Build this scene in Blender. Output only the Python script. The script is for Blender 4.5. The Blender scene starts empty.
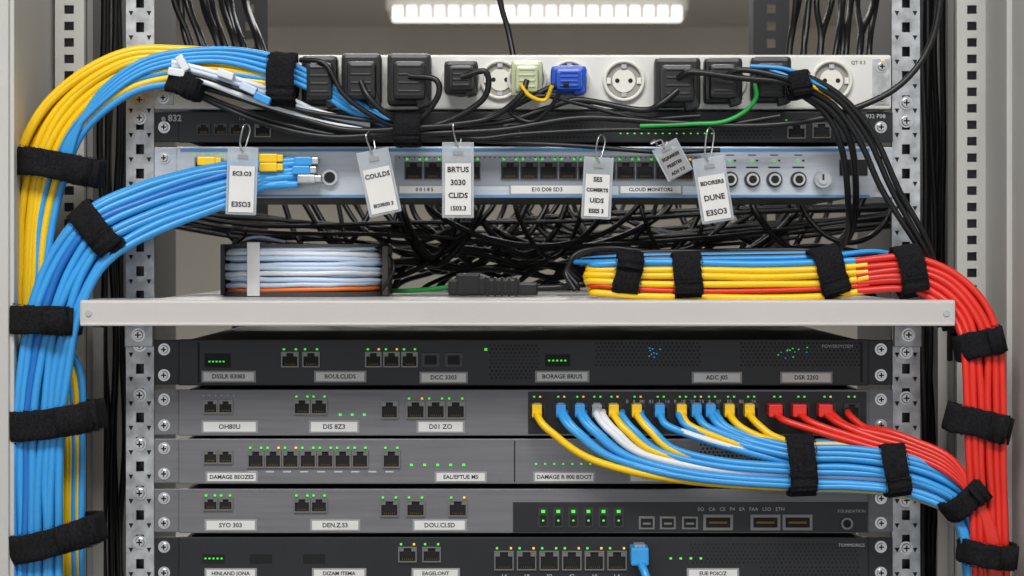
import bpy, bmesh, math, random
from mathutils import Vector
random.seed(7)
S=0.000652; ZH=1.25; VH=255.0; D=1840.0
def W(u,d,v): return Vector(((u-512)*S, d*S, ZH-(v-VH)*S))
def K(d): return (D+d)/D
def P(px,py,d): k=K(d); return (512+(px-512)*k, d, VH+(py-VH)*k)
def lin(c):
    return tuple(((x/255)/12.92 if x/255<=0.04045 else ((x/255+0.055)/1.055)**2.4) for x in c)+(1,)
MATS={}
def mat(name,rgb,rough=0.5,metal=0.0,bump=0.0,bscale=800,var=0.0,vscale=40,emit=0,alpha=1,aniso=None,spec=0.5):
    m=bpy.data.materials.new(name); m.use_nodes=True
    nt=m.node_tree; b=nt.nodes['Principled BSDF']
    c=lin(rgb)
    b.inputs['Base Color'].default_value=c
    b.inputs['Roughness'].default_value=rough; b.inputs['Metallic'].default_value=metal
    b.inputs['Specular IOR Level'].default_value=spec
    if emit:
        b.inputs['Emission Color'].default_value=c; b.inputs['Emission Strength'].default_value=emit
    if alpha<1: b.inputs['Alpha'].default_value=alpha
    tc=nt.nodes.new('ShaderNodeTexCoord'); mp=nt.nodes.new('ShaderNodeMapping')
    nt.links.new(tc.outputs['Object'],mp.inputs['Vector'])
    if aniso: mp.inputs['Scale'].default_value=aniso
    if var>0:
        n=nt.nodes.new('ShaderNodeTexNoise'); n.inputs['Scale'].default_value=vscale; n.inputs['Detail'].default_value=4
        nt.links.new(mp.outputs[0],n.inputs['Vector'])
        r=nt.nodes.new('ShaderNodeValToRGB')
        r.color_ramp.elements[0].position=0.3; r.color_ramp.elements[1].position=0.7
        r.color_ramp.elements[0].color=tuple(x*(1-var) for x in c[:3])+(1,)
        r.color_ramp.elements[1].color=tuple(min(1,x*(1+var)) for x in c[:3])+(1,)
        nt.links.new(n.outputs['Fac'],r.inputs['Fac']); nt.links.new(r.outputs['Color'],b.inputs['Base Color'])
    if bump>0:
        n2=nt.nodes.new('ShaderNodeTexNoise'); n2.inputs['Scale'].default_value=bscale; n2.inputs['Detail'].default_value=3
        nt.links.new(mp.outputs[0],n2.inputs['Vector'])
        bp=nt.nodes.new('ShaderNodeBump'); bp.inputs['Strength'].default_value=bump; bp.inputs['Distance'].default_value=0.0006
        nt.links.new(n2.outputs['Fac'],bp.inputs['Height']); nt.links.new(bp.outputs['Normal'],b.inputs['Normal'])
    MATS[name]=m; return m
mat('blue_cable',(56,156,226),0.34,var=0.1,vscale=15)
mat('deepblue_cable',(28,112,196),0.36)
mat('yellow_cable',(250,202,20),0.34,var=0.07,vscale=15)
mat('red_cable',(224,46,34),0.36,var=0.1,vscale=15)
mat('white_cable',(226,230,235),0.4)
mat('paleblue_cable',(196,214,236),0.4)
mat('orange_cable',(240,118,42),0.4)
mat('green_cable',(40,165,70),0.4)
mat('black_cable',(22,22,24),0.4,var=0.1,vscale=20)
mat('velcro',(24,24,27),0.95,bump=1.0,bscale=1500,var=0.7,vscale=700,spec=0.25)
mat('black_plastic',(30,30,32),0.4,bump=0.15,bscale=1500)
mat('black_panel',(34,35,38),0.42,0.1,bump=0.1,bscale=2000,var=0.12,vscale=20)
mat('chassis_gap_shade',(20,20,21),0.6)  # bodies coloured near black so gaps between units read as shaded
mat('grey_panel',(120,120,124),0.42,0.3,bump=0.12,bscale=500,var=0.10,vscale=60,aniso=(0.3,1,6))
mat('silver_panel',(196,202,210),0.34,0.3,bump=0.08,bscale=600,var=0.08,vscale=30,aniso=(1,1,20))
mat('blue_trim',(80,150,210),0.4)
mat('pdu_plastic',(218,218,214),0.45,var=0.04)
mat('socket_white',(230,228,220),0.4)
mat('socket_inner',(152,150,142),0.5)
mat('zinc',(186,188,190),0.4,0.6,bump=0.25,bscale=250,var=0.28,vscale=130)
mat('steel',(205,205,205),0.28,0.9,var=0.1,vscale=200)
mat('dark_steel',(70,70,72),0.4,0.7)
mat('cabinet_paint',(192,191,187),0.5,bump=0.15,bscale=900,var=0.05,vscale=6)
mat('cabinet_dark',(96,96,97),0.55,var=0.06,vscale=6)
mat('shelf_paint',(200,196,193),0.38,bump=0.15,bscale=1200,var=0.05,vscale=8)
mat('hole_black',(6,6,7),0.7)
mat('port_frame',(128,128,126),0.4,0.6)
mat('gold',(110,90,48),0.4,0.8)
mat('led_green',(70,215,60),0.4,emit=0.8)
mat('led_cyan',(60,140,190),0.4,emit=0.6)
mat('led_amber',(240,190,60),0.4,emit=0.7)
mat('label_white',(222,222,220),0.6,var=0.04)
mat('label_grey',(150,150,152),0.6)
mat('silver_dark',(150,155,162),0.4,0.4)  # darker silver for the strip behind the port row
mat('ink',(35,35,40),0.7)
mat('ink_white',(190,190,192),0.6)
mat('clear_plastic',(205,212,218),0.15,alpha=0.42)
mat('greenish_clear',(200,208,170),0.2,alpha=0.8)
mat('blue_plug',(20,80,190),0.4)
mat('cardboard_dark',(66,62,62),0.7,var=0.15,vscale=60)
mat('wall_paint',(200,196,188),0.9,var=0.03,vscale=2)
mat('ceiling_paint',(200,196,188),0.9,var=0.03,vscale=2)
mat('floor_vinyl',(150,149,146),0.6,var=0.1,vscale=5)
mat('lamp_glow',(255,252,245),0.5,emit=1.5)
mat('lamp_body',(225,224,220),0.5)

class MB:
    def __init__(s): s.v=[]; s.f=[]; s.m=[]; s.names=[]; s.sm=[]
    def mi(s,n):
        if n not in s.names: s.names.append(n)
        return s.names.index(n)
    def add(s,verts,faces,m,smooth=False):
        o=len(s.v); s.v+= [tuple(x) for x in verts]; k=s.mi(m)
        for f in faces: s.f.append([o+i for i in f]); s.m.append(k); s.sm.append(smooth)
    def box(s,u0,u1,d0,d1,v0,v1,m,bev=0,rot=0,piv=None):
        if bev>0:
            bm=bmesh.new(); bmesh.ops.create_cube(bm,size=1)
            for q in bm.verts:
                q.co=Vector(((u0+u1)/2+q.co.x*(u1-u0),(d0+d1)/2+q.co.y*(d1-d0),(v0+v1)/2+q.co.z*(v1-v0)))
            bmesh.ops.bevel(bm,geom=bm.edges[:],offset=bev,segments=2,profile=0.6,affect='EDGES')
            bm.verts.index_update()
            vs=[tuple(q.co) for q in bm.verts]; fs=[[q.index for q in f.verts] for f in bm.faces]; bm.free()
        else:
            vs=[(u,d,v) for u in(u0,u1) for d in(d0,d1) for v in(v0,v1)]
            fs=[(0,1,3,2),(4,6,7,5),(0,4,5,1),(2,3,7,6),(0,2,6,4),(1,5,7,3)]
        if rot:
            pu,pv=piv or ((u0+u1)/2,(v0+v1)/2); c,q=math.cos(math.radians(rot)),math.sin(math.radians(rot))
            vs=[(pu+(u-pu)*c-(v-pv)*q,d,pv+(u-pu)*q+(v-pv)*c) for u,d,v in vs]
        s.add(vs,fs,m)
    def pbox(s,cx,cy,w,h,d0,d1,m,bev=0,rot=0,piv=None):
        k=K(d0); u,_,v=P(cx,cy,d0)
        if piv: pu,_,pv=P(piv[0],piv[1],d0); piv=(pu,pv)
        s.box(u-w*k/2,u+w*k/2,d0,d1,v-h*k/2,v+h*k/2,m,bev,rot,piv)
    def prism(s,poly,d0,d1,m):
        n=len(poly); vs=[(a,d0,b) for a,b in poly]+[(a,d1,b) for a,b in poly]
        fs=[list(range(n)),list(range(2*n-1,n-1,-1))]+[(i,(i+1)%n,n+(i+1)%n,n+i) for i in range(n)]
        s.add(vs,fs,m)
    def cyl(s,u,v,d0,d1,r,m,seg=20,r1=None):
        r1=r if r1 is None else r1
        a=[(u+r*math.cos(t*2*math.pi/seg),d0,v+r*math.sin(t*2*math.pi/seg)) for t in range(seg)]
        b=[(u+r1*math.cos(t*2*math.pi/seg),d1,v+r1*math.sin(t*2*math.pi/seg)) for t in range(seg)]
        s.add(a+b,[list(range(seg)),list(range(2*seg-1,seg-1,-1))],m)
        s.add(a+b,[(i,(i+1)%seg,seg+(i+1)%seg,seg+i) for i in range(seg)],m,True)
    def ring(s,u,v,d0,d1,ro,ri,m,seg=28):
        vs=[]
        for (r,d) in((ri,d1),(ri,d0+1),(ri+1,d0),(ro-1,d0),(ro,d0+1),(ro,d1)):
            vs+=[(u+r*math.cos(t*2*math.pi/seg),d,v+r*math.sin(t*2*math.pi/seg)) for t in range(seg)]
        fs=[(j*seg+i,j*seg+(i+1)%seg,(j+1)*seg+(i+1)%seg,(j+1)*seg+i) for j in range(5) for i in range(seg)]
        s.add(vs,fs,m,True)
    def screw(s,u,v,d,r=4.5):
        s.cyl(u,v,d-0.8,d,r+1.8,'steel'); s.cyl(u,v,d-3,d-0.8,r*0.85,'steel',r1=r)
        s.box(u-r*.6,u+r*.6,d-3.2,d-3,v-0.7,v+0.7,'hole_black'); s.box(u-0.7,u+0.7,d-3.2,d-3,v-r*.6,v+r*.6,'hole_black')
    def build(s,name,parent=None):
        me=bpy.data.meshes.new(name)
        ws=[W(*x) for x in s.v]
        lo=Vector([min(w[i] for w in ws) for i in range(3)]); hi=Vector([max(w[i] for w in ws) for i in range(3)])
        c=(lo+hi)/2
        me.from_pydata([w-c for w in ws],[],s.f); me.update()
        for n in s.names: me.materials.append(MATS[n])
        for p,k,sm in zip(me.polygons,s.m,s.sm): p.material_index=k; p.use_smooth=sm
        bm=bmesh.new(); bm.from_mesh(me); bmesh.ops.recalc_face_normals(bm,faces=bm.faces); bm.to_mesh(me); bm.free()
        o=bpy.data.objects.new(name,me); o.location=c; bpy.context.collection.objects.link(o)
        if parent: setpar(o,parent)
        return o
def setpar(o,p):
    bpy.context.view_layer.update()
    o.parent=p; o.matrix_parent_inverse=p.matrix_world.inverted()
def empty(name,loc):
    e=bpy.data.objects.new(name,None); e.location=loc; e.empty_display_size=0.02
    bpy.context.collection.objects.link(e); return e
def text(st,u,v,d,size,m,parent,rot=0,bold=0.0):
    c=bpy.data.curves.new('label_text','FONT'); c.body=st; c.size=size*S; c.align_x='CENTER'; c.align_y='CENTER'
    c.offset=bold*S; c.materials.append(MATS[m]); c.resolution_u=2
    o=bpy.data.objects.new('label_text',c); o.location=W(u,d,v)
    o.rotation_euler=(math.pi/2,math.radians(rot),0)
    bpy.context.collection.objects.link(o); setpar(o,parent); return o
def catmull(pts,n=8):
    p=[Vector(x) for x in pts]; p=[p[0]*2-p[1]]+p+[p[-1]*2-p[-2]]; out=[]
    for i in range(1,len(p)-2):
        for j in range(n):
            t=j/n; a,b,c,e=p[i-1],p[i],p[i+1],p[i+2]
            out.append(0.5*((2*b)+(c-a)*t+(2*a-5*b+4*c-e)*t*t+(3*b-a-3*c+e)*t**3))
    out.append(p[-2]); return out
def cables(name,items,parent=None,raw=False,n=8):
    cu=bpy.data.curves.new(name,'CURVE'); cu.dimensions='3D'; cu.bevel_depth=S; cu.bevel_resolution=3; cu.use_fill_caps=True
    names=[]
    allw=[]
    for pts,r,m in items:
        if not raw: pts=[P(*q) for q in pts]
        allw.append([W(*q) for q in catmull(pts,n)])
    c=sum((w[len(w)//2] for w in allw),Vector())/len(allw)
    for (pts,r,m),ws in zip(items,allw):
        if m not in names: names.append(m); cu.materials.append(MATS[m])
        sp=cu.splines.new('POLY'); sp.points.add(len(ws)-1); sp.material_index=names.index(m); sp.use_smooth=True
        for q,w in zip(sp.points,ws): q.co=(*(w-c),1); q.radius=r
    o=bpy.data.objects.new(name,cu); o.location=c; bpy.context.collection.objects.link(o)
    if parent: setpar(o,parent)
    return o
def station_pts(st,slots,jit=0.12):
    res=[]
    nn=[]
    for i in range(len(st)):
        a=st[max(0,i-1)]; b=st[min(len(st)-1,i+1)]
        t=Vector((b[0]-a[0],b[1]-a[1])).normalized(); nn.append((-t.y,t.x))
    for a,b in slots:
        pts=[]
        ja=random.uniform(-jit,jit); jb=random.uniform(-jit,jit)
        for (x,y,d,hw,hd),n in zip(st,nn):
            ja=ja*0.6+random.uniform(-jit,jit); jb=jb*0.6+random.uniform(-jit,jit)
            aa=max(-1,min(1,a+ja))*hw
            pts.append((x+n[0]*aa,y+n[1]*aa,d+max(-1,min(1,b+jb))*hd))
        res.append(pts)
    return res
def grid(na,nb):
    out=[]
    for j in range(nb):
        for i in range(na):
            a=-1+2*i/(na-1)+(0.5/(na-1) if j%2 else -0.0)
            out.append((max(-1,min(1,a)),-1+2*j/max(1,nb-1) if nb>1 else 0))
    return out
def strap(px,py,d,half,width,ang,hd=17,tail=0):
    mb=MB(); u0,_,v0=P(px,py,d); k=K(d); half*=k; width*=k
    c,q=math.cos(math.radians(ang)),math.sin(math.radians(ang))
    N=72; w=width/2; th=3.2
    prof=[(-w,0.6),(-w*0.97,th),(-w*0.6,th+.5),(-w*.2,th+.3),(w*.2,th+.4),(w*0.6,th+.5),(w*0.97,th),(w,0.6),(w*.9,-0.3),(-w*.9,-0.3)]
    vs=[]; M=len(prof)
    for i in range(N):
        t=2*math.pi*i/N; e=0.68
        ct,stt=math.cos(t),math.sin(t)
        x=(half-th)*math.copysign(abs(ct)**e,ct); y=hd*math.copysign(abs(stt)**e,stt)
        nl=Vector((ct,stt)).normalized()
        wob=0.9*math.sin(3*t+px)
        for a,r in prof:
            j=random.uniform(-.55,.55)
            X=x+nl.x*(r+j); Y=y+nl.y*(r+j); A=a+wob+random.uniform(-.5,.5)
            vs.append((u0+X*c-A*q, d+Y, v0+X*q+A*c))
    fs=[(i*M+j,i*M+(j+1)%M,((i+1)%N)*M+(j+1)%M,((i+1)%N)*M+j) for i in range(N) for j in range(M)]
    mb.add(vs,fs,'velcro',True)
    L=half*0.75; nseg=18; vs=[]
    for i in range(nseg+1):
        x=half*0.98+tail-i*(L+tail)/nseg
        y=-hd-th-1.5-0.8*math.sin(i*0.8) if x<half*0.8 else -hd*0.6-th
        for a,o in((-w*.95,0),(-w*.95,-2),(0,-2.3),(w*.95,-2),(w*.95,0)):
            A=a+random.uniform(-.5,.5); vs.append((u0+x*c-A*q,d+y+o+random.uniform(-.3,.3),v0+x*q+A*c))
    fs=[(i*5+j,i*5+(j+1)%5,(i+1)*5+(j+1)%5,(i+1)*5+j) for i in range(nseg) for j in range(5)]+[(0,1,2,3,4),(nseg*5+4,nseg*5+3,nseg*5+2,nseg*5+1,nseg*5)]
    mb.add(vs,fs,'velcro',True)
    for i in range(0,160):
        t=random.uniform(math.pi,2*math.pi); e=.68; ct,stt=math.cos(t),math.sin(t)
        x=(half-th)*math.copysign(abs(ct)**e,ct); y=hd*math.copysign(abs(stt)**e,stt)-th*.6
        s=random.choice([-1,1]); A=s*w; B=s*(w+random.uniform(.8,2.1)); x2=x+random.uniform(-1.2,1.2)
        f=lambda X,Aa,Y:(u0+X*c-Aa*q,d+Y,v0+X*q+Aa*c)
        mb.add([f(x-.4,A,y),f(x+.4,A,y),f(x2,B,y-.5)],[(0,1,2)],'velcro')
    return mb.build('hook_and_loop_strap')

# ---------------------------------------------------------------- room
def roombox(name,x0,x1,y0,y1,z0,z1,m):
    me=bpy.data.meshes.new(name); bm=bmesh.new(); bmesh.ops.create_cube(bm,size=1)
    for v in bm.verts: v.co=Vector((v.co.x*(x1-x0),v.co.y*(y1-y0),v.co.z*(z1-z0)))
    bm.to_mesh(me); bm.free(); me.materials.append(MATS[m])
    o=bpy.data.objects.new(name,me); o.location=((x0+x1)/2,(y0+y1)/2,(z0+z1)/2); bpy.context.collection.objects.link(o); return o
roombox('floor',-3.2,3.2,-3.5,11,-0.1,0,'floor_vinyl')
roombox('ceiling',-3.2,3.2,-3.5,11,2.75,2.85,'ceiling_paint')
roombox('wall_back',-3.2,3.2,10.9,11,0,2.75,'wall_paint')
roombox('wall_left',-3.3,-3.2,-3.5,11,0,2.75,'wall_paint')
roombox('wall_right',3.2,3.3,-3.5,11,0,2.75,'wall_paint')
roombox('baseboard_back',-3.2,3.2,10.87,10.9,0,0.1,'lamp_body')
e=empty('ceiling_batten_lamp',(0.14,9.1,2.66))
b=roombox('housing',-0.70,0.98,9.06,9.14,2.62,2.75,'lamp_body'); setpar(b,e)
b=roombox('tube_diffuser',-0.67,0.95,9.0,9.2,2.565,2.63,'lamp_glow'); setpar(b,e)
me=bpy.data.meshes.new('louvres'); bm=bmesh.new()
for i in range(22):
    r=bmesh.ops.create_cube(bm,size=1)
    for v in r['verts']: v.co=Vector((v.co.x*0.018-0.67+i*1.62/21,v.co.y*0.02+8.988,v.co.z*0.07+2.597))
bm.to_mesh(me); bm.free(); me.materials.append(MATS['lamp_body'])
lo=bpy.data.objects.new('louvres',me); bpy.context.collection.objects.link(lo); setpar(lo,e)

# ---------------------------------------------------------------- cabinet
TOP=-895; BOT=2172
mb=MB()
mb.box(10,36,-100,760,TOP,BOT-20,'cabinet_paint',2)
mb.box(1001,1030,-100,760,TOP,BOT-20,'cabinet_paint',2)
mb.box(36,40,-96,-86,TOP,BOT-20,'cabinet_paint'); mb.box(996,1001,-40,-30,TOP,BOT-20,'cabinet_paint')
mb.box(10,1030,-100,760,TOP-20,TOP,'cabinet_paint',2)
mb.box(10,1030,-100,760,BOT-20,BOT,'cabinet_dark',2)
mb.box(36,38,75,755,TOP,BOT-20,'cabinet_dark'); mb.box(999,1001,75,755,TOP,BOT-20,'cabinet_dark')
def perf(mb,u0,u1,d0,d1,uc,hw,hh,pitch,m,off=0,t=TOP,b=BOT-20):
    mb.box(u0,uc-hw/2,d0,d1,t,b,m); mb.box(uc+hw/2,u1,d0,d1,t,b,m)
    v=t
    while v<b:
        mb.box(uc-hw/2,uc+hw/2,d0,d1,v,min(b,v+pitch-hh),m); v+=pitch
for (a,b_,uc) in((512-(512-55)*K(60),512-(512-84)*K(60),512-(512-69)*K(60)),(512+(957-512)*K(60),512+(986-512)*K(60),512+(972-512)*K(60))):
    perf(mb,a,b_,60,63,uc,10,9,17,'cabinet_paint')
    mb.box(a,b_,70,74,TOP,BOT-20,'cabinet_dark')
    mb.box(a,a+3,63,100,TOP,BOT-20,'cabinet_paint'); mb.box(b_-3,b_,63,100,TOP,BOT-20,'cabinet_paint')
for a in (150,870):
    perf(mb,a-25,a+25,700,704,a,12,12,24,'dark_steel'); mb.box(a-25,a-21,704,750,TOP,BOT-20,'dark_steel')
u=lambda px,d: 512+(px-512)*K(d)
mb.box(u(84,110),u(103,110),110,114,332,BOT-20,'cabinet_paint',1)
mb.box(u(938,110),u(957,110),110,114,332,BOT-20,'cabinet_paint',1)
mb.build('server_rack_cabinet')
for uc,sgn in ((140,1),(906,-1)):
    mb=MB()
    perf(mb,uc-14,uc+14,0,3,uc,8,10,24.4,'zinc')
    ou=uc-14 if sgn>0 else uc+11
    mb.box(ou,ou+3,3,45,TOP,BOT-20,'zinc')
    mb.box(uc-12,uc+12,14,16,TOP,BOT-20,'dark_steel')
    v=TOP+18.5
    while v<BOT-60:
        for su in (-9,9):
            mb.prism([(uc+su-2.4,v+9),(uc+su+2.4,v+9),(uc+su,v+14)],-0.3,0,'hole_black')
        v+=24.4
    for v in ([100,118,345,395,444,493,542] if sgn>0 else [103,121,352,398,448,500,548]):
        mb.screw(uc,v,-0.5,5)
    mb.build('rack_mounting_rail')

# ---------------------------------------------------------------- devices
def port(mb,u,v,w=18,h=16,d=-8,frame='port_frame',leds=False,flip=False):
    mb.box(u-w/2,u+w/2,d-0.5,d,v-h/2,v+h/2,'hole_black')
    t=1.2
    mb.box(u-w/2-t,u-w/2,d-2.2,d,v-h/2-t,v+h/2+t,frame); mb.box(u+w/2,u+w/2+t,d-2.2,d,v-h/2-t,v+h/2+t,frame)
    mb.box(u-w/2,u+w/2,d-2.2,d,v-h/2-t,v-h/2,frame); mb.box(u-w/2,u+w/2,d-2.2,d,v+h/2,v+h/2+t,frame)
    y0,y1=(v-h/2,v-h/2+h*.26)
    mb.box(u-w/2,u-w*.24,d-1.6,d,y0,y1,frame); mb.box(u+w*.24,u+w/2,d-1.6,d,y0,y1,frame)
    for i in range(6):
        x=u-w*.3+i*w*.12; yy=v+h/2-2.6
        mb.box(x-.3,x+.3,d-0.9,d-.5,yy,yy+1.8,'gold')
    if leds:
        mb.box(u-w/2+.5,u-w/2+2.6,d-2,d,v-h/2-4.6,v-h/2-2.8,'led_green')
        mb.box(u+w/2-2.6,u+w/2-.5,d-2,d,v-h/2-4.6,v-h/2-2.8,'led_green' if random.random()<.6 else 'led_amber')
def led(mb,u,v,d=-8,m='led_green',r=1.5): mb.box(u-r,u+r,d-0.8,d,v-r*.8,v+r*.8,m)
def grille(mb,u0,u1,v0,v1,d=-8,st=4.2,r=1.2):
    v=v0; row=0
    while v<v1:
        u=u0+(st/2 if row%2 else 0)
        while u<u1:
            mb.prism([(u+r*math.cos(k*math.pi/3),v+r*math.sin(k*math.pi/3)) for k in range(6)],d-0.25,d,'hole_black'); u+=st
        v+=st*.86; row+=1
TX=[]
def label(mb,u,v,w,h,st,d=-8,m='label_white'):
    mb.box(u-w/2-2,u+w/2+2,d-0.6,d,v-h/2-1.5,v+h/2+1.5,'label_grey'); mb.box(u-w/2,u+w/2,d-1.1,d-.6,v-h/2,v+h/2,m)
    TX.append((st,u,v,d-1.3,h*.7,'ink'))
def flush(o):
    for a in TX: text(*a,o,bold=0.12)
    TX.clear()
def chassis(v0,v1,m,depth=380,u0=180,u1=867,ear=None):
    mb=MB(); ear=ear or m
    mb.box(u0,u1,-8,-1,v0,v1,m,1.0)
    mb.box(186,861,-1,depth,v0+1.5,v1-1.5,'chassis_gap_shade')
    mb.box(155,u0,-4,-0.5,v0+.5,v1-.5,ear,0.8); mb.box(u1,892,-4,-0.5,v0+.5,v1-.5,ear,0.8)
    h=v1-v0
    for u in(165,880):
        if h>40:
            mb.screw(u,v0+h*.22,-4,4.2); mb.screw(u,v0+h*.78,-4,4.2)
        else: mb.screw(u,v0+h/2,-4,4.2)
    return mb

# power strip
mb=MB()
mb.box(156,889,-12,60,56,110,'pdu_plastic',2.5)
mb.box(158,176,-13,-12,60,106,'zinc',.4); mb.box(870,887,-13,-12,60,106,'zinc',.4)
for u in(166,879):
    for v in(68,99): mb.screw(u,v,-13,4.2)
def sock(u,v=83,r=21):
    mb.ring(u,v,-17,-12,r,r-3.5,'socket_white'); mb.cyl(u,v,-12.6,-12,r-3,'socket_inner',28)
    mb.cyl(u,v,-14,-12.6,r*.55,'socket_white',24)
    for s in(-1,1):
        mb.cyl(u+s*6.5,v,-14.3,-14,2.3,'hole_black',12); mb.box(u-2.5,u+2.5,-16,-12.5,v+s*14-2,v+s*14+2,'steel')
        mb.box(u+s*(r-6)-2,u+s*(r-6)+2,-15,-12.5,v-3,v+3,'socket_white')
for u in(319,361,409,462,500,527,569,623,678,724,772,829): sock(u,81 if u<600 else 82,20 if u<600 else 21)
led(mb,880,62,-13,'led_amber')
pdu=mb.build('power_distribution_strip')
text('400 V~ 16A',610,106,-12.4,5,'ink',pdu); text('QT 0.3',856,64,-12.4,5,'ink',pdu)

def plug(cx,cy,w,h,m='black_plastic',depth=38,kind=0):
    mb=MB(); d1=-18
    mb.pbox(cx,cy,w,h,d1-depth*.55,d1+1,m,4.5)
    mb.pbox(cx,cy+h*.02,w*.72,h*.74,d1-depth,d1-depth*.5,m,4)
    for i in range(4): mb.pbox(cx,cy-h*.25+i*h*.16,w*.5,2,d1-depth-1,d1-depth+1,m,.5)
    mb.pbox(cx+w*.28,cy+h*.35,w*.3,h*.4,d1-depth*.8,d1-depth*.3,m,2,rot=-15)
    return mb.build('power_plug' if m!='greenish_clear' else 'clear_power_plug')
for a in((319,80,36,50),(361,79,40,52),(409,79,44,52),(461,77,34,34),(678,82,46,50),(724,80,38,46),(772,79,40,46)): plug(*a)
plug(569,79,36,28,'blue_plug'); plug(527,78,32,36,'greenish_clear')

# thin black switch
mb=chassis(112,143,'black_panel',300)
for u in(205,222,238): port(mb,u,130,11,9,frame='dark_steel')
for i in range(9): led(mb,300+i*9,118,r=.9)
for u in(264,512): port(mb,u,131,14,11)
grille(mb,528,602,116,140); grille(mb,700,770,128,140)
for i in range(14): led(mb,620+i*7,134,r=.8)
port(mb,795,132,16,12); port(mb,820,131,16,13); led(mb,860,118); led(mb,870,130,m='led_cyan',r=2)
for i in range(5): led(mb,785+i*8,121,r=1)
o=mb.build('network_switch')
text('e 832',173,119,-8.6,9,'ink_white',o,bold=.3); text('TOMMY',250,119,-8.6,6,'ink_white',o); text('932 P08',874,117,-8.6,6,'ink_white',o)

# silver appliance
mb=chassis(147,198,'silver_panel',300,u0=178,u1=872)
mb.box(182,868,-8.8,-8,149,152,'blue_trim'); mb.box(182,868,-8.8,-8,195,197,'blue_trim')
mb.box(395,700,-8.7,-8,156,186,'silver_dark')
for i in range(15):
    u=414+i*19.2
    if i in(4,): continue
    port(mb,u,171,15.5,15,d=-8.7,frame='dark_steel',leds=True)
for i in range(60): led(mb,400+i*5,158,-8.7,m='ink',r=.7)
label(mb,547,190,72,8,'E10 D08 SD3'); label(mb,425,190,50,7,'0 0 1 8 5'); label(mb,650,190,60,7,'CLOUD MONITORS')
mb.cyl(331,178,-14,-8,8,'steel'); mb.cyl(331,178,-15,-14,5.5,'hole_black')
for i,u in enumerate((729,751,773,797)):
    mb.cyl(u,180,-11,-8,8,'dark_steel'); mb.cyl(u,180,-15,-11,6,'steel'); mb.cyl(u,180,-15.4,-15,4,'hole_black')
    led(mb,u,161,m='led_green',r=1.2); led(mb,u+5,161,m='ink',r=1); mb.box(u-6,u+6,-8.3,-8,167,168.5,'ink'); mb.box(u-4,u+4,-8.3,-8,155,156,'ink')
mb.cyl(820,180,-18,-8,8.5,'zinc'); mb.cyl(820,180,-20,-18,5,'steel'); mb.box(819,821,-20.4,-20,175,181,'ink')
mb.box(838,866,-8.8,-8,160,176,'black_panel')
for u in(285,205): port(mb,u,166,15,14)
for i in range(8): led(mb,195+i*9,155,r=.8)
o=mb.build('network_appliance'); flush(o)

# server A
mb=chassis(339,385,'black_panel',380)
for u,v,w,st in((230,376,50,'DSSLR 83083'),(341,376,48,'BOULCLIDS'),(444,377,44,'DCC 3303'),(562,376,50,'BORAGE BRIUS'),(716,377,46,'ADC J05'),(805,377,48,'DSR 2202')): label(mb,u,v,w,8.5,st)
for u in(291,312): port(mb,u,359,15,13,leds=True)
for u in(374,392,410): port(mb,u,359,14,13,leds=True)
for u in(431,454): mb.box(u-9,u+9,-9,-8,352,367,'dark_steel',.5); mb.box(u-6,u+6,-9.6,-9,355,364,'hole_black')
mb.box(206,232,-8.6,-8,353,367,'hole_black'); mb.box(545,570,-8.6,-8,354,366,'hole_black')
for i in range(5): led(mb,549+i*4,360,-8.6,r=1); led(mb,211+i*3.5,361,-8.6,r=.9)
grille(mb,490,540,345,380); grille(mb,596,700,343,368); grille(mb,740,860,343,368)
for i in range(9): led(mb,648+random.random()*14,347+random.random()*10,-8.3,'led_cyan',r=.7)
for i in range(12): led(mb,775+random.random()*32,346+random.random()*12,-8.3,random.choice(['led_cyan','led_green']),r=.6)
led(mb,486,349)
for u in(200,860): mb.box(u-1,u+1,-8.4,-8,342,382,'hole_black')
o=mb.build('rack_server'); flush(o); text('POWERSYSTEM',836,346,-8.5,4.5,'ink_white',o)

# grey B with patch ports
PX=[537,561,580,597,614,637,660,682,697,711,730,750]; RX=[776,800,826]
mb=chassis(389,435,'grey_panel',380)
mb.box(528,865,-8.6,-8,391,433,'black_panel')
for u in(212,227): port(mb,u,406,12,11)
for u in(303,320): port(mb,u,406,14,13,leds=True)
port(mb,390,409,15,15)
for u in(416,436,456): port(mb,u,409,16,15,leds=True)
for u,w,st in((231,52,'OH80U'),(335,46,'DIS 8Z3'),(441,44,'D01 ZO')): label(mb,u,426,w,9.5,st)
for i in range(6): led(mb,205+i*6,395,m='ink_white',r=.7)
for i in range(3): led(mb,341+i*12,414,r=1.4)
for x in PX+RX+[850]:
    port(mb,x,410,13,13,d=-8.6,frame='dark_steel'); led(mb,x-3,396,-8.6,r=1); led(mb,x+3,396,-8.6,'led_amber' if random.random()<.3 else 'led_green',r=1)
o=mb.build('patch_panel_switch'); flush(o)
text('B   8   80   83   1   14   8   18   20   23   8    07    03     80     24',690,401,-8.9,5,'ink_white',o)

# grey C
mb=chassis(438,483,'grey_panel',380)
for u in(212,227): port(mb,u,456,12,11)
for i in range(7): port(mb,257+i*17.3,458,14,15,leds=True)
port(mb,392,458,15,15,leds=True)
for u,w,st in((233,48,'DAMAGE BEOZES'),(461,48,'EAL/EFTUE MS'),(564,58,'DAMAGE R 800 BOOT'),(655,50,'AD. 07.080')): label(mb,u,476,w,8,st)
for i in range(5): led(mb,412+i*13,464,r=1.4)
for i in range(9): led(mb,536+i*9,463,r=1)
grille(mb,700,850,444,478)
for i in range(9): mb.box(250+i*17,258+i*17,-8.3,-8,470,471.5,'ink_white')
mb.box(514,515.2,-8.3,-8,440,481,'hole_black')
o=mb.build('network_switch'); flush(o)

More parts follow.
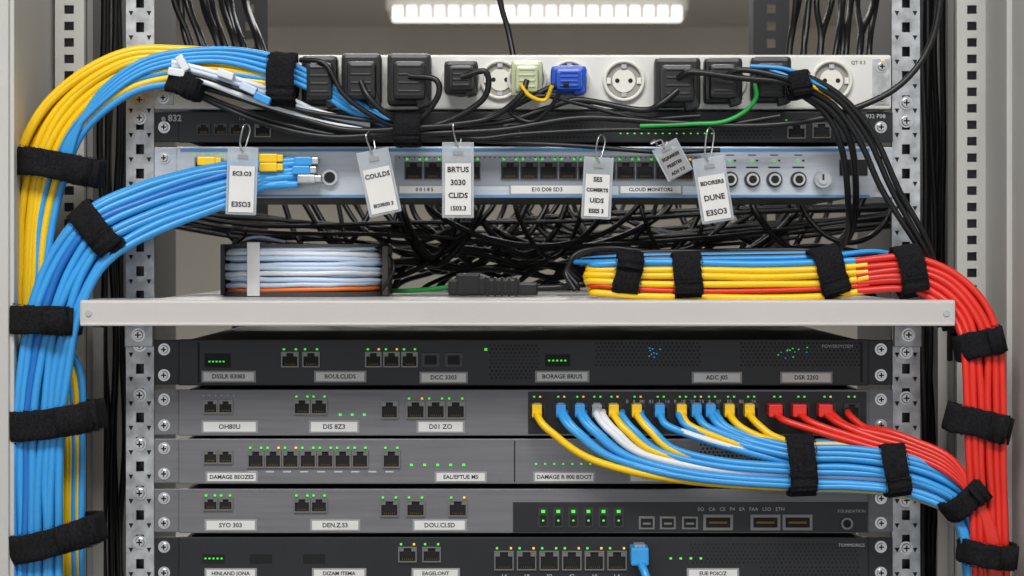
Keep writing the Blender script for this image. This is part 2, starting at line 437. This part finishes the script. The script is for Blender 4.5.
# grey D
mb=chassis(488,532,'grey_panel',380)
mb.box(513,866,-9,-8,501,531,'black_panel',.3)
for u in(212,227): port(mb,u,503,12,10,leds=True)
for u in(303,320): port(mb,u,504,14,12,leds=True)
for u in(390,416,458): port(mb,u,507,16,14,leds=True)
for u,w,st in((232,48,'SYO 303'),(336,46,'DEN.Z.S3'),(440,50,'DOU.CI.SD')): label(mb,u,524,w,9,st)
for i in range(6):
    u=543+i*15; mb.box(u-5,u+5,-10,-9,506,526,'dark_steel'); mb.box(u-3.4,u+3.4,-10.4,-10,514,524,'hole_black')
    led(mb,u,510,-10,r=1.8); led(mb,u,519,-10.4,r=1)
for u in(646,667,689): mb.box(u-8,u+8,-10.5,-9,515,528,'port_frame',.5); mb.box(u-6,u+6,-10.8,-10.5,517,526,'hole_black'); mb.box(u-4,u+4,-11,-10.8,521,523,'port_frame')
for u in(717,764,796):
    mb.box(u-15,u+15,-10.5,-9,513,529,'port_frame',.5); mb.box(u-12,u+12,-10.8,-10.5,516,526,'hole_black'); mb.box(u-9,u+9,-11,-10.8,520,522,'gold')
mb.cyl(845,522,-12,-9,6,'port_frame'); mb.cyl(845,522,-12.4,-12,4,'hole_black')
o=mb.build('storage_switch'); flush(o); text('FOUNDATION',850,510,-9.3,4.2,'ink_white',o); text('EO   CA   CE   P4   EA   FAA   LSO   ETH',740,508,-9.3,5,'ink_white',o)

# black E
mb=chassis(536,582,'black_panel',380)
for u in(408,432): port(mb,u,553,16,13,leds=True)
for i in range(6): port(mb,504+i*22.5,559,17,17,leds=True)
for u,w,st in((232,48,'HINLAND JONA'),(340,50,'DIZAM ITEMA'),(436,44,'EAGELONT'),(712,48,'EUE POIC/Z')): label(mb,u,572,w,7.5,st)
for u in(215,262,315): mb.box(u-11,u+11,-8.6,-8,553,562,'hole_black')
for i in range(5): led(mb,207+i*4,557,-8.6,r=.9)
for i in range(4): led(mb,670+i*10,557,r=1.2); 
grille(mb,690,858,543,564); grille(mb,760,858,566,580)
o=mb.build('rack_server'); flush(o)
for i in range(6): text(('14','18','30','42','10','L4')[i],504+i*22.5,575,-8.5,6,'ink_white',o)
text('TOMMORIGS',850,544,-8.5,4.5,'ink_white',o)

# ---------------------------------------------------------------- shelf
mb=MB(); k=K(-90)
sl=512-(512-80)*k; sr=512+(955-512)*k; st_=VH+(300-VH)*k; sb=VH+(326-VH)*k
mb.box(sl,sr,-90,-8,st_,st_+3,'shelf_paint',1); mb.box(sl,sr,-93,-87,st_,sb,'shelf_paint',2.6)
mb.box(sl,sl+3,-88,-8,st_+2,sb,'shelf_paint'); mb.box(sr-3,sr,-88,-8,st_+2,sb,'shelf_paint')
mb.box(sl+1,sr-1,-94.5,-90,sb-3.2,sb-.3,'shelf_paint',1.2)
for x in(sl+9,sr-9): mb.cyl(x,(st_+sb)/2,-94.2,-93,3,'steel')
mb.box(162,884,-9,380,st_,st_+3,'shelf_paint'); mb.box(sl+3,sr-3,-88,-82,sb-2,sb,'shelf_paint')
for a,b_ in((126,154),(893,920)):
    mb.box(a,b_,-8,-0.5,st_+3,sb+24,'zinc',1); mb.screw((a+b_)/2,sb+12,-8,5)
mb.build('rack_shelf')
SV=st_
def shelfpy(d): return VH+(SV-VH)/K(d)

# cable spool
d0=30; dep=62
e=empty('cable_spool',W(*P(302,285,d0+dep)))
mb=MB(); cu_,_,_=P(302,0,d0+20); hw=84*K(d0)
def rrect(cx,cd,a,b,n=48,p=0.5):
    return [(cx+a*math.copysign(abs(math.cos(t))**p,math.cos(t)),cd+b*math.copysign(abs(math.sin(t))**p,math.sin(t))) for t in [2*math.pi*i/n for i in range(n)]]
def plate(mb,v0,v1,a,b,m,cx=cu_,cd=d0+dep,p=.5):
    r=rrect(cx,cd,a,b,p=p); n=len(r)
    vs=[(x,y,v0) for x,y in r]+[(x,y,v1) for x,y in r]
    mb.add(vs,[list(range(n)),list(range(2*n-1,n-1,-1))]+[(i,(i+1)%n,n+(i+1)%n,n+i) for i in range(n)],m)
vt=VH+(244-VH)*K(d0)
plate(mb,SV-5,SV-0.3,hw,dep,'cardboard_dark',p=.7)
plate(mb,vt,vt+3,hw,dep,'cardboard_dark',p=.7); plate(mb,vt+3,SV-4,hw*.5,dep*.5,'cardboard_dark',p=.9)
mb.box(cu_-hw-1,cu_-hw+4,d0+35,d0+80,vt,SV-1,'cardboard_dark',1); mb.box(cu_+hw-3,cu_+hw+3,d0+20,d0+90,vt+2,SV-1,'cardboard_dark',1)
mb.box(cu_-54,cu_-41,d0+2,d0+5,vt-1.5,SV-1,'label_white',.6); mb.box(cu_-54,cu_-41,d0+3,d0+100,vt-1.8,vt-.2,'label_white')
mb.build('reel_body',e)
its=[]
rows=9; hgt=(SV-5)-(vt+3); rr=hgt/rows/2
for i in range(rows):
    bul=3.5*math.sin(math.pi*(i+.5)/rows)
    for j in range(3):
        v=vt+3+rr+i*2*rr; r=rrect(cu_,d0+dep,hw-6-j*5+bul,dep-5-j*5+bul,40,0.75)
        ph=random.uniform(0,6)
        pts=[(x,y,v+1.6*math.sin(ph+n_*.16)+random.uniform(-.4,.4)) for n_,(x,y) in enumerate(r)]; pts.append(pts[0])
        col='orange_cable' if i==rows-1 else ['paleblue_cable','white_cable','paleblue_cable','paleblue_cable'][(i+j)%4]
        its.append((pts,rr*1.04,col))
cables('wound_cable',its,e,raw=True,n=3)
cables('loose_wire_end',[([(232,240,60),(228,234,50),(236,228,50),(246,234,55),(238,242,60),(226,248,60)],1.4,'black_cable'),
  ([(240,240,60),(260,237,60),(285,242,70)],1.6,'paleblue_cable'),
  ([(384,285,60),(390,262,50),(374,246,60),(340,240,80),(300,240,90)],1.8,'black_cable'),
  ([(382,290,50),(394,268,50),(380,250,70),(330,243,110)],1.5,'black_cable')],e)

# power connector on shelf
mb=MB(); dd=60
for (x0,x1,h) in((448,458,16),(456,480,22),(478,486,19),(484,520,17),(518,538,13)):
    py=shelfpy(dd)-h/2-1; mb.pbox((x0+x1)/2,py,x1-x0,h,dd-10,dd+22,'black_plastic',2.5)
for i in range(5): mb.pbox(488+i*7,shelfpy(dd)-9.5,2.5,19,dd-12,dd+22,'black_plastic',.7)
ad=mb.build('inline_power_connector')
cables('connector_cord',[([(538,288,65),(560,287,65),(590,284,60),(640,286,120),(720,285,160)],3.6,'black_cable'),([(450,287,70),(420,290,80),(390,291,110),(360,290,260)],2.5,'green_cable')],ad)

# ---------------------------------------------------------------- cable bundles
st=[(240,181,-26,18,6),(205,190,-34,21,8),(150,208,-52,24,11),(102,232,-66,26,12),(73,268,-72,25,12),(54,318,-76,25,12),(44,370,-78,24,12),(38,420,-80,24,12),(36,480,-80,23,12),(36,540,-80,23,12),(35,640,-80,23,12)]
sl_=grid(8,3); pl=station_pts(st,sl_,0.10); its=[]
for (a,b_),p in zip(sl_,pl):
    yy=160+(1-(a+1)/2)*24
    pre=[(random.choice([274,288,298]),yy,-22),(262,yy+3,-24)]
    its.append((pre+p,4.1,'blue_cable' if random.random()<.93 else 'deepblue_cable'))
blue=cables('blue_network_cable_bundle',its)
mb=MB()
for (x,y,m) in((303,161,'blue_cable'),(306,179,'zinc'),(268,158,'yellow_cable'),(268,167,'yellow_cable'),(206,161,'yellow_cable'),(301,170,'blue_cable')):
    mb.pbox(x,y,18,9,-32,-22,m,1.5); mb.pbox(x+11,y,8,7,-30,-9,'steel' if m!='yellow_cable' else m,1)
mb.build('cable_boots',blue)

st=[(268,74,-40,12,7),(225,68,-42,15,8),(180,66,-45,17,9),(135,70,-48,20,9),(95,90,-50,22,9),(62,122,-50,24,9),(42,165,-50,25,9),(33,215,-50,21,9),(29,265,-52,18,9),(30,320,-52,19,9),(58,375,-45,22,9),(66,440,-48,16,9),(67,520,-50,14,9),(68,640,-50,14,9)]
sl_=grid(9,3); pl=station_pts(st,sl_,0.10); its=[]
for i,((a,b_),p) in enumerate(zip(sl_,pl)):
    c='yellow_cable'
    if i in(0,2,10): c='blue_cable'
    if i==12: c='white_cable'
    its.append((p,3.8,c))
for j in range(4):
    its.append(([(66-j*3,176+j,-62),(78-j*3,130+j*3,-64),(104,88+j*4,-64),(150,58+j*4,-60),(215,49+j*4,-56),(272,56+j*6,-52),(318,78+j*5,-48),(352,100+j*4,-46),(392,118+j*3,-40)],2.8,'blue_cable'))
for j in range(4):
    its.append(([(172,62+j*4,-60),(205,70+j*4,-62),(240,80+j*5,-58),(275,92+j*5,-50),(320,112+j*3,-44),(370,124+j*2,-42)],2.8,['white_cable','paleblue_cable','black_cable','white_cable'][j]))
yb=cables('yellow_network_cable_bundle',its)
mb=MB()
for x,y,m,r in((182,63,'white_cable',60),(176,72,'white_cable',10),(248,88,'paleblue_cable',25),(225,74,'white_cable',20),(262,98,'blue_cable',25)):
    mb.pbox(x,y,17,8,-74,-62,m,1.5,rot=r)
mb.build('cable_plugs',yb)

st=[(600,278,-45,15,12),(640,279,-48,17,13),(700,280,-50,17,13),(765,281,-50,17,13),(828,279,-50,17,13),(868,275,-52,15,13)]
st2=[(856,276,-52,15,12),(905,273,-55,16,12),(942,286,-62,17,12),(970,312,-72,17,12),(982,348,-80,18,12),(985,400,-82,18,12),(986,460,-82,17,12),(989,520,-82,16,12),(992,640,-82,16,12)]
its=[]
sl_=grid(6,3); pl=station_pts(st,sl_,0.09)
cc=['blue_cable','yellow_cable','yellow_cable','yellow_cable','red_cable','yellow_cable']
for i,p in enumerate(pl):
    x,y,d=p[0]
    p=[(x-8,y+random.uniform(-2,2),d+25),(x-14+abs(y-277)*.4,y,d+8)]+p
    its.append((p,3.5 if i!=4 else 2.2,cc[i%6] if i<6 else ('yellow_cable' if i%6 else 'blue_cable')))
for j in range(5):
    its.append(([(575+j*3,262-j,10),(600,262-j*2,-20+j*5),(650,260-j*2,-35+j*6),(720,259-j*2,-35+j*6),(790,258-j*2,-35+j*6),(830,256-j,-38+j*5),(880,252+j,-30+j*5),(930,268+j,-10)],2.6,['blue_cable','black_cable','blue_cable','black_cable','black_cable'][j]))
yc=cables('yellow_network_cable_bundle',its)
sl_=grid(6,3); pl=station_pts(st2,sl_,0.10)
cables('red_network_cable_bundle',[(p,3.6,'red_cable') for p in pl])
cables('black_power_cord_coil',[([(575+j*2,290-j*5,0+j*6),(566+j,272-j*2,10),(580,256-j,10),(610,252-j,10),(650,256-j,12)],3,'black_cable') for j in range(5)])

# patch cables lower right
cols=['yellow_cable','blue_cable','blue_cable','white_cable','yellow_cable','yellow_cable','blue_cable','yellow_cable','blue_cable','blue_cable','yellow_cable','yellow_cable']
st=[(800,466,-50,23,9),(848,467,-55,23,11),(893,472,-60,21,12),(932,482,-66,20,12),(962,501,-72,19,12),(980,540,-78,18,12),(990,640,-80,18,12)]
its=[]; boots=MB()
def patch(x,c,a,b_,r=3.7):
    pts=station_pts(st,[(a,b_)],0.05)[0]
    yt=pts[0][1]; L=800-x; dd=pts[0][2]
    pre=[(x,412,-14),(x+1,417,-30)]
    if L>140:
        pre+= [(x+13,431,-40),(x+L*.22,431+(yt-431)*.52,-45),(x+L*.55,431+(yt-431)*.86,(dd-46)/2)]
    else: pre+=[(x+12,428,-40),(x+L*.5,428+(yt-428)*.55,-45)]
    return (pre+pts,r,c)
n=len(PX)
for i,(x,c) in enumerate(zip(PX,cols)):
    a=0.95-1.9*i/(n-1)
    its.append(patch(x,c,a,0.2 if c=='yellow_cable' else -0.3))
    boots.pbox(x,411,10,13,-26,-8.6,c if c!='white_cable' else 'clear_plastic',1.2); boots.pbox(x,405,7,4,-20,-8.6,'clear_plastic',.5)
for i in range(9):
    x=565+i*19; its.append(patch(x,'blue_cable' if i not in(2,5) else 'white_cable',0.9-1.7*i/8,-0.9 if i not in (2,5) else .3,3.5))
for i in range(8):
    its.append((station_pts(st,[(-1+2*i/7,0.3)],.05)[0],3.7,'blue_cable'))
pc=cables('patch_cable_bundle',its); boots.build('patch_plugs',pc)
its=[]; boots=MB()
for i,x in enumerate(RX+[832,848]):
    its.append(([(x,412,-14),(x+2,416,-30),(x+18,424+i,-44),(870+i*4,447-i*4,-58),(912,456-i*4,-70),(950,474-i*4,-84),(974,500-i*2,-92),(988+i*2,540,-96),(994+i*2,640,-98)],3.5,'red_cable'))
    if i<3: boots.pbox(x,411,14,13,-28,-8.6,'red_cable',1.5)
rc=cables('red_patch_cable_bundle',its); boots.build('patch_plugs',rc)
bl=cables('blue_patch_cable',[([(640,560,-20),(642,566,-34),(648,585,-44),(655,640,-44)],4.2,'blue_cable')])
mb=MB(); mb.pbox(640,557,18,18,-34,-8,'blue_cable',2); mb.pbox(640,548,11,6,-26,-8,'clear_plastic',1); mb.build('patch_plug',bl)

# black power cords in front of the top units
B='black_cable'
its=[([(361,82,-56),(368,96,-62),(384,112,-60),(408,124,-50),(450,129,-45),(500,112,-45),(530,98,-48),(550,88,-50),(569,84,-56)],3,B),
([(409,76,-56),(436,80,-62),(436,100,-60),(408,126,-52),(350,130,-46),(300,118,-46),(240,98,-48),(190,84,-46)],3,B),
([(461,77,-56),(486,72,-60),(484,98,-56),(450,120,-50),(408,130,-48),(330,137,-44),(260,122,-44),(195,94,-44)],3,B),
([(180,84,-44),(230,106,-46),(300,128,-44),(360,138,-40),(408,136,-44),(500,142,-38),(580,146,-36),(660,152,-34),(720,150,-30)],2.4,B),
([(408,134,-50),(500,130,-46),(580,118,-46),(660,122,-46),(740,126,-48),(800,122,-50),(850,110,-52),(900,85,-55),(932,40,-55),(944,-30,-55)],3.2,B),
([(678,78,-56),(692,72,-64),(740,78,-66),(792,84,-66),(832,104,-60),(860,142,-56),(882,190,-50),(914,240,-46),(950,300,-30),(958,360,-10)],3,B),
([(724,76,-56),(745,70,-64),(792,80,-70),(836,98,-64),(868,138,-58),(892,190,-52),(925,250,-46),(948,300,-20),(950,360,0)],3,B),
([(772,72,-56),(800,74,-62),(838,94,-62),(872,132,-60),(900,192,-54),(930,250,-44),(945,330,-10)],3,B),
([(678,90,-56),(660,104,-58),(640,110,-52),(580,100,-46),(548,108,-46),(500,122,-44),(408,128,-56)],3,B),
([(527,80,-56),(520,96,-58),(490,118,-50),(440,126,-50),(408,132,-52)],2.8,B),
([(790,86,-60),(828,108,-58),(850,140,-50),(856,190,-20),(852,230,30),(838,250,80)],3.4,B),
([(795,90,-56),(826,114,-54),(842,150,-46),(848,200,-20),(846,240,40),(820,262,120)],3.2,B),
([(300,60,-50),(325,64,-58),(345,96,-58),(380,120,-52),(408,130,-50)],2.6,B),
([(230,92,-52),(300,110,-50),(350,118,-48),(400,124,-48),(470,138,-44),(520,134,-44),(600,130,-44),(700,128,-44),(780,116,-50)],2.4,B),
([(560,92,-60),(548,110,-52),(530,122,-46),(510,110,-46),(540,96,-50),(580,104,-46),(640,118,-46),(700,116,-46)],2.2,B),
([(755,84,-64),(756,98,-58),(744,112,-52),(722,122,-50),(690,124,-48),(640,126,-46)],2.2,'green_cable'),
([(520,84,-60),(530,96,-58),(545,100,-54),(552,86,-60)],2,'yellow_cable'),
([(770,70,-60),(790,78,-66),(800,92,-70)],2.2,'blue_cable'),([(812,86,-70),(830,96,-64),(856,112,-60)],2,'yellow_cable'),
([(750,66,-58),(790,70,-66),(826,90,-66)],2,'blue_cable')]
cables('black_power_cord_bundle',its)
its=[]
for j in range(5):
    x=102+j*5
    its.append(([(x+random.uniform(-4,4),y,150+j*14+random.uniform(-8,8)) for y in(-60,40,140,240,340,440,540,640)],3.6,B))
for j in range(5):
    x=922+j*5
    its.append(([(x+random.uniform(-4,4),y,150+j*14+random.uniform(-8,8)) for y in(-60,40,140,240,340,440,540,640)],3.6,B))
for j in range(12):
    x=172+j*7
    its.append(([(x-8,-60,250+j*9),(x+random.uniform(-6,6),0,250+j*9),(x+12+random.uniform(-6,6),40,250),(x+30,95,240)],3.6,B))
for j in range(12):
    x=790+j*8
    its.append(([(x+8,-60,250+j*9),(x+random.uniform(-6,6),0,250+j*9),(x-4+random.uniform(-6,6),40,260),(x-10,95,250)],3.6,B))
its.append(([(492,-60,120),(500,0,120),(508,30,120),(516,70,110)],3.2,B))
cables('hanging_black_cables',its)
its=[]
for j in range(74):
    d=random.uniform(395,620)
    x0=random.uniform(370,830); w_=random.uniform(60,240)*random.choice([-1,1])
    if not 280<x0+w_<900: w_=-w_
    kind=random.random()
    if kind<.45:
        lo_=random.uniform(230,278)
        pts=[(x0,192,d),(x0+w_*.06,214,d-10),(x0+w_*.28,(214+lo_)/2+8,d-20),(x0+w_*.55,lo_,d-20),(x0+w_*.82,(214+lo_)/2,d),(x0+w_,192,d+10)]
    elif kind<.8:
        pts=[(x0,192,d),(x0+w_*.08,218,d),(x0+w_*.3,244+random.uniform(-8,8),d-15),(x0+w_*.65,264+random.uniform(-8,8),d-10),(x0+w_,282,d),(x0+w_*1.15,300,d)]
    else:
        y=random.uniform(250,278)
        pts=[(x0-70,300,d),(x0-50,y+6,d),(x0,y-8,d-20),(x0+70,y,d),(x0+140,y-6,d+10),(x0+190,y+12,d),(x0+210,300,d)]
    its.append((pts,random.uniform(2.6,4.2),B))
for j in range(10):
    y=205+j*2.2; d=random.uniform(400,560)
    its.append(([(150,y,d),(260,y+random.uniform(4,22),d),(400,y+random.uniform(8,30),d),(560,y+random.uniform(8,34),d),(720,y+random.uniform(0,24),d),(905,y,d)],random.uniform(2.2,3.6),B))
cables('black_cable_tangle',its)

# ---------------------------------------------------------------- straps
for a in((60,167,-54,44,28,10,24,0),(99,230,-66,31,28,48,19,0),(46,319,-68,34,28,3,36,0),(56,420,-66,48,30,-8,36,0),(57,537,-68,48,28,-14,36,0),
 (283,80,-50,27,28,92,16,0),(186,86,-50,18,22,20,20,0),(408,131,-50,16,26,90,14,0),
 (627,273,-46,23,26,-82,21,0),(686,275,-48,23,28,88,21,0),(828,272,-48,26,28,74,22,0),(908,271,-54,26,26,80,21,0),
 (978,343,-80,24,27,-14,18,0),(977,423,-80,32,28,14,18,0),(986,552,-84,27,24,6,26,0),
 (800,465,-54,30,27,88,17,0),(893,469,-62,26,24,82,19,0),(963,497,-76,26,23,-38,22,0),(799,85,-64,14,20,80,12,0)):
    strap(*a)

# ---------------------------------------------------------------- hanging tags
def tag(cx,cy,w,h,rot,lines,hook,d=-48,dark=False):
    mb=MB(); piv=(cx,cy-h/2)
    mb.pbox(cx,cy,w,h,d,d+1.6,'clear_plastic',1.0,rot,piv)
    ct=cy+h*.12; ch=h*.68
    mb.pbox(cx,ct,w-6,ch,d-.5,d-.1,'label_white' if not dark else 'label_grey',0,rot,piv)
    for s in(-1,1): mb.pbox(cx+s*(w/2-1),cy,1.4,h-2,d-.7,d+.2,'clear_plastic',0,rot,piv)
    mb.pbox(cx,cy-h*.36,10,4,d-.8,d-.2,'label_grey',0,rot,piv)
    o=mb.build('cable_id_tag')
    c,q=math.cos(math.radians(rot)),math.sin(math.radians(rot))
    n=len(lines)
    for i,l in enumerate(lines):
        y=ct-ch/2+ch*(i+.5)/n; dx,dy=0,y-piv[1]
        u,_,v=P(piv[0]-dy*q,piv[1]+dy*c,d-1)
        text(l,u,v,d-1,min(7.5,ch/n*.6,(w-8)/max(1,len(l))*1.5),'ink',o,rot=rot,bold=.18)
    hx,hy=hook; tx,ty=cx,cy-h/2+4
    cables('tag_loop',[([(tx,ty,d-2),(tx-3,ty-8,d-3),(hx-4,hy+4,d-6),(hx,hy,d),(hx+3,hy+6,d+6),(tx+3,ty-6,d+3),(tx,ty,d+2)],0.9,'steel')],o)
tag(243,181,31,68,2,['EC3.O3','','E3SO3'],(247,124))
tag(372,183,33,66,-12,['COULDS','','EO3R00 3'],(370,132))
tag(458,180,32,76,0,['BRTUS','3030','CLIDS','1503.3'],(457,122))
tag(599,188,30,62,3,['SES','COMERTS','UIDS','ESES 3'],(602,135))
tag(664,162,28,36,-28,['EQRMRES','PRESTES','AD0 7.3'],(655,140),-44,True)
tag(708,190,33,66,-9,['BDORERS','DUNE','E3SO3'],(711,128))

# ---------------------------------------------------------------- lights
def area(name,loc,rot,sx,sy,power,col=(1,1,1)):
    l=bpy.data.lights.new(name,'AREA'); l.shape='RECTANGLE'; l.size=sx; l.size_y=sy; l.energy=power; l.color=col
    o=bpy.data.objects.new(name,l); o.location=loc; o.rotation_euler=rot; bpy.context.collection.objects.link(o); return o
area('added_overhead_light',(-0.15,-1.3,2.7),(math.radians(36),0,0),1.4,0.7,58,(1,0.985,0.96))  # added unseen key light, tilted at the rack front; no fixture modelled
area('added_overhead_light',(0,2.2,2.7),(0,0,0),1.2,1.2,30)  # added unseen fill light behind the rack
area('added_overhead_light',(0,5.5,2.7),(0,0,0),3,1.5,150,(1,0.98,0.95))  # added out of view to brighten the room background
w=bpy.data.worlds.new('World'); bpy.context.scene.world=w; w.use_nodes=True
w.node_tree.nodes['Background'].inputs[0].default_value=(0.95,0.97,1,1); w.node_tree.nodes['Background'].inputs[1].default_value=0.74

# ---------------------------------------------------------------- camera
cam=bpy.data.cameras.new('camera'); co=bpy.data.objects.new('camera',cam); bpy.context.collection.objects.link(co)
co.location=(0,-D*S,ZH); co.rotation_euler=(math.pi/2,0,0)
cam.sensor_width=36; cam.lens=36*D/1024; cam.shift_y=-(288-VH)/1024; cam.clip_start=0.02
cam.dof.use_dof=True; cam.dof.focus_distance=(D-25)*S; cam.dof.aperture_fstop=18
sc=bpy.context.scene; sc.camera=co
sc.view_settings.view_transform='Standard'; sc.view_settings.look='None'
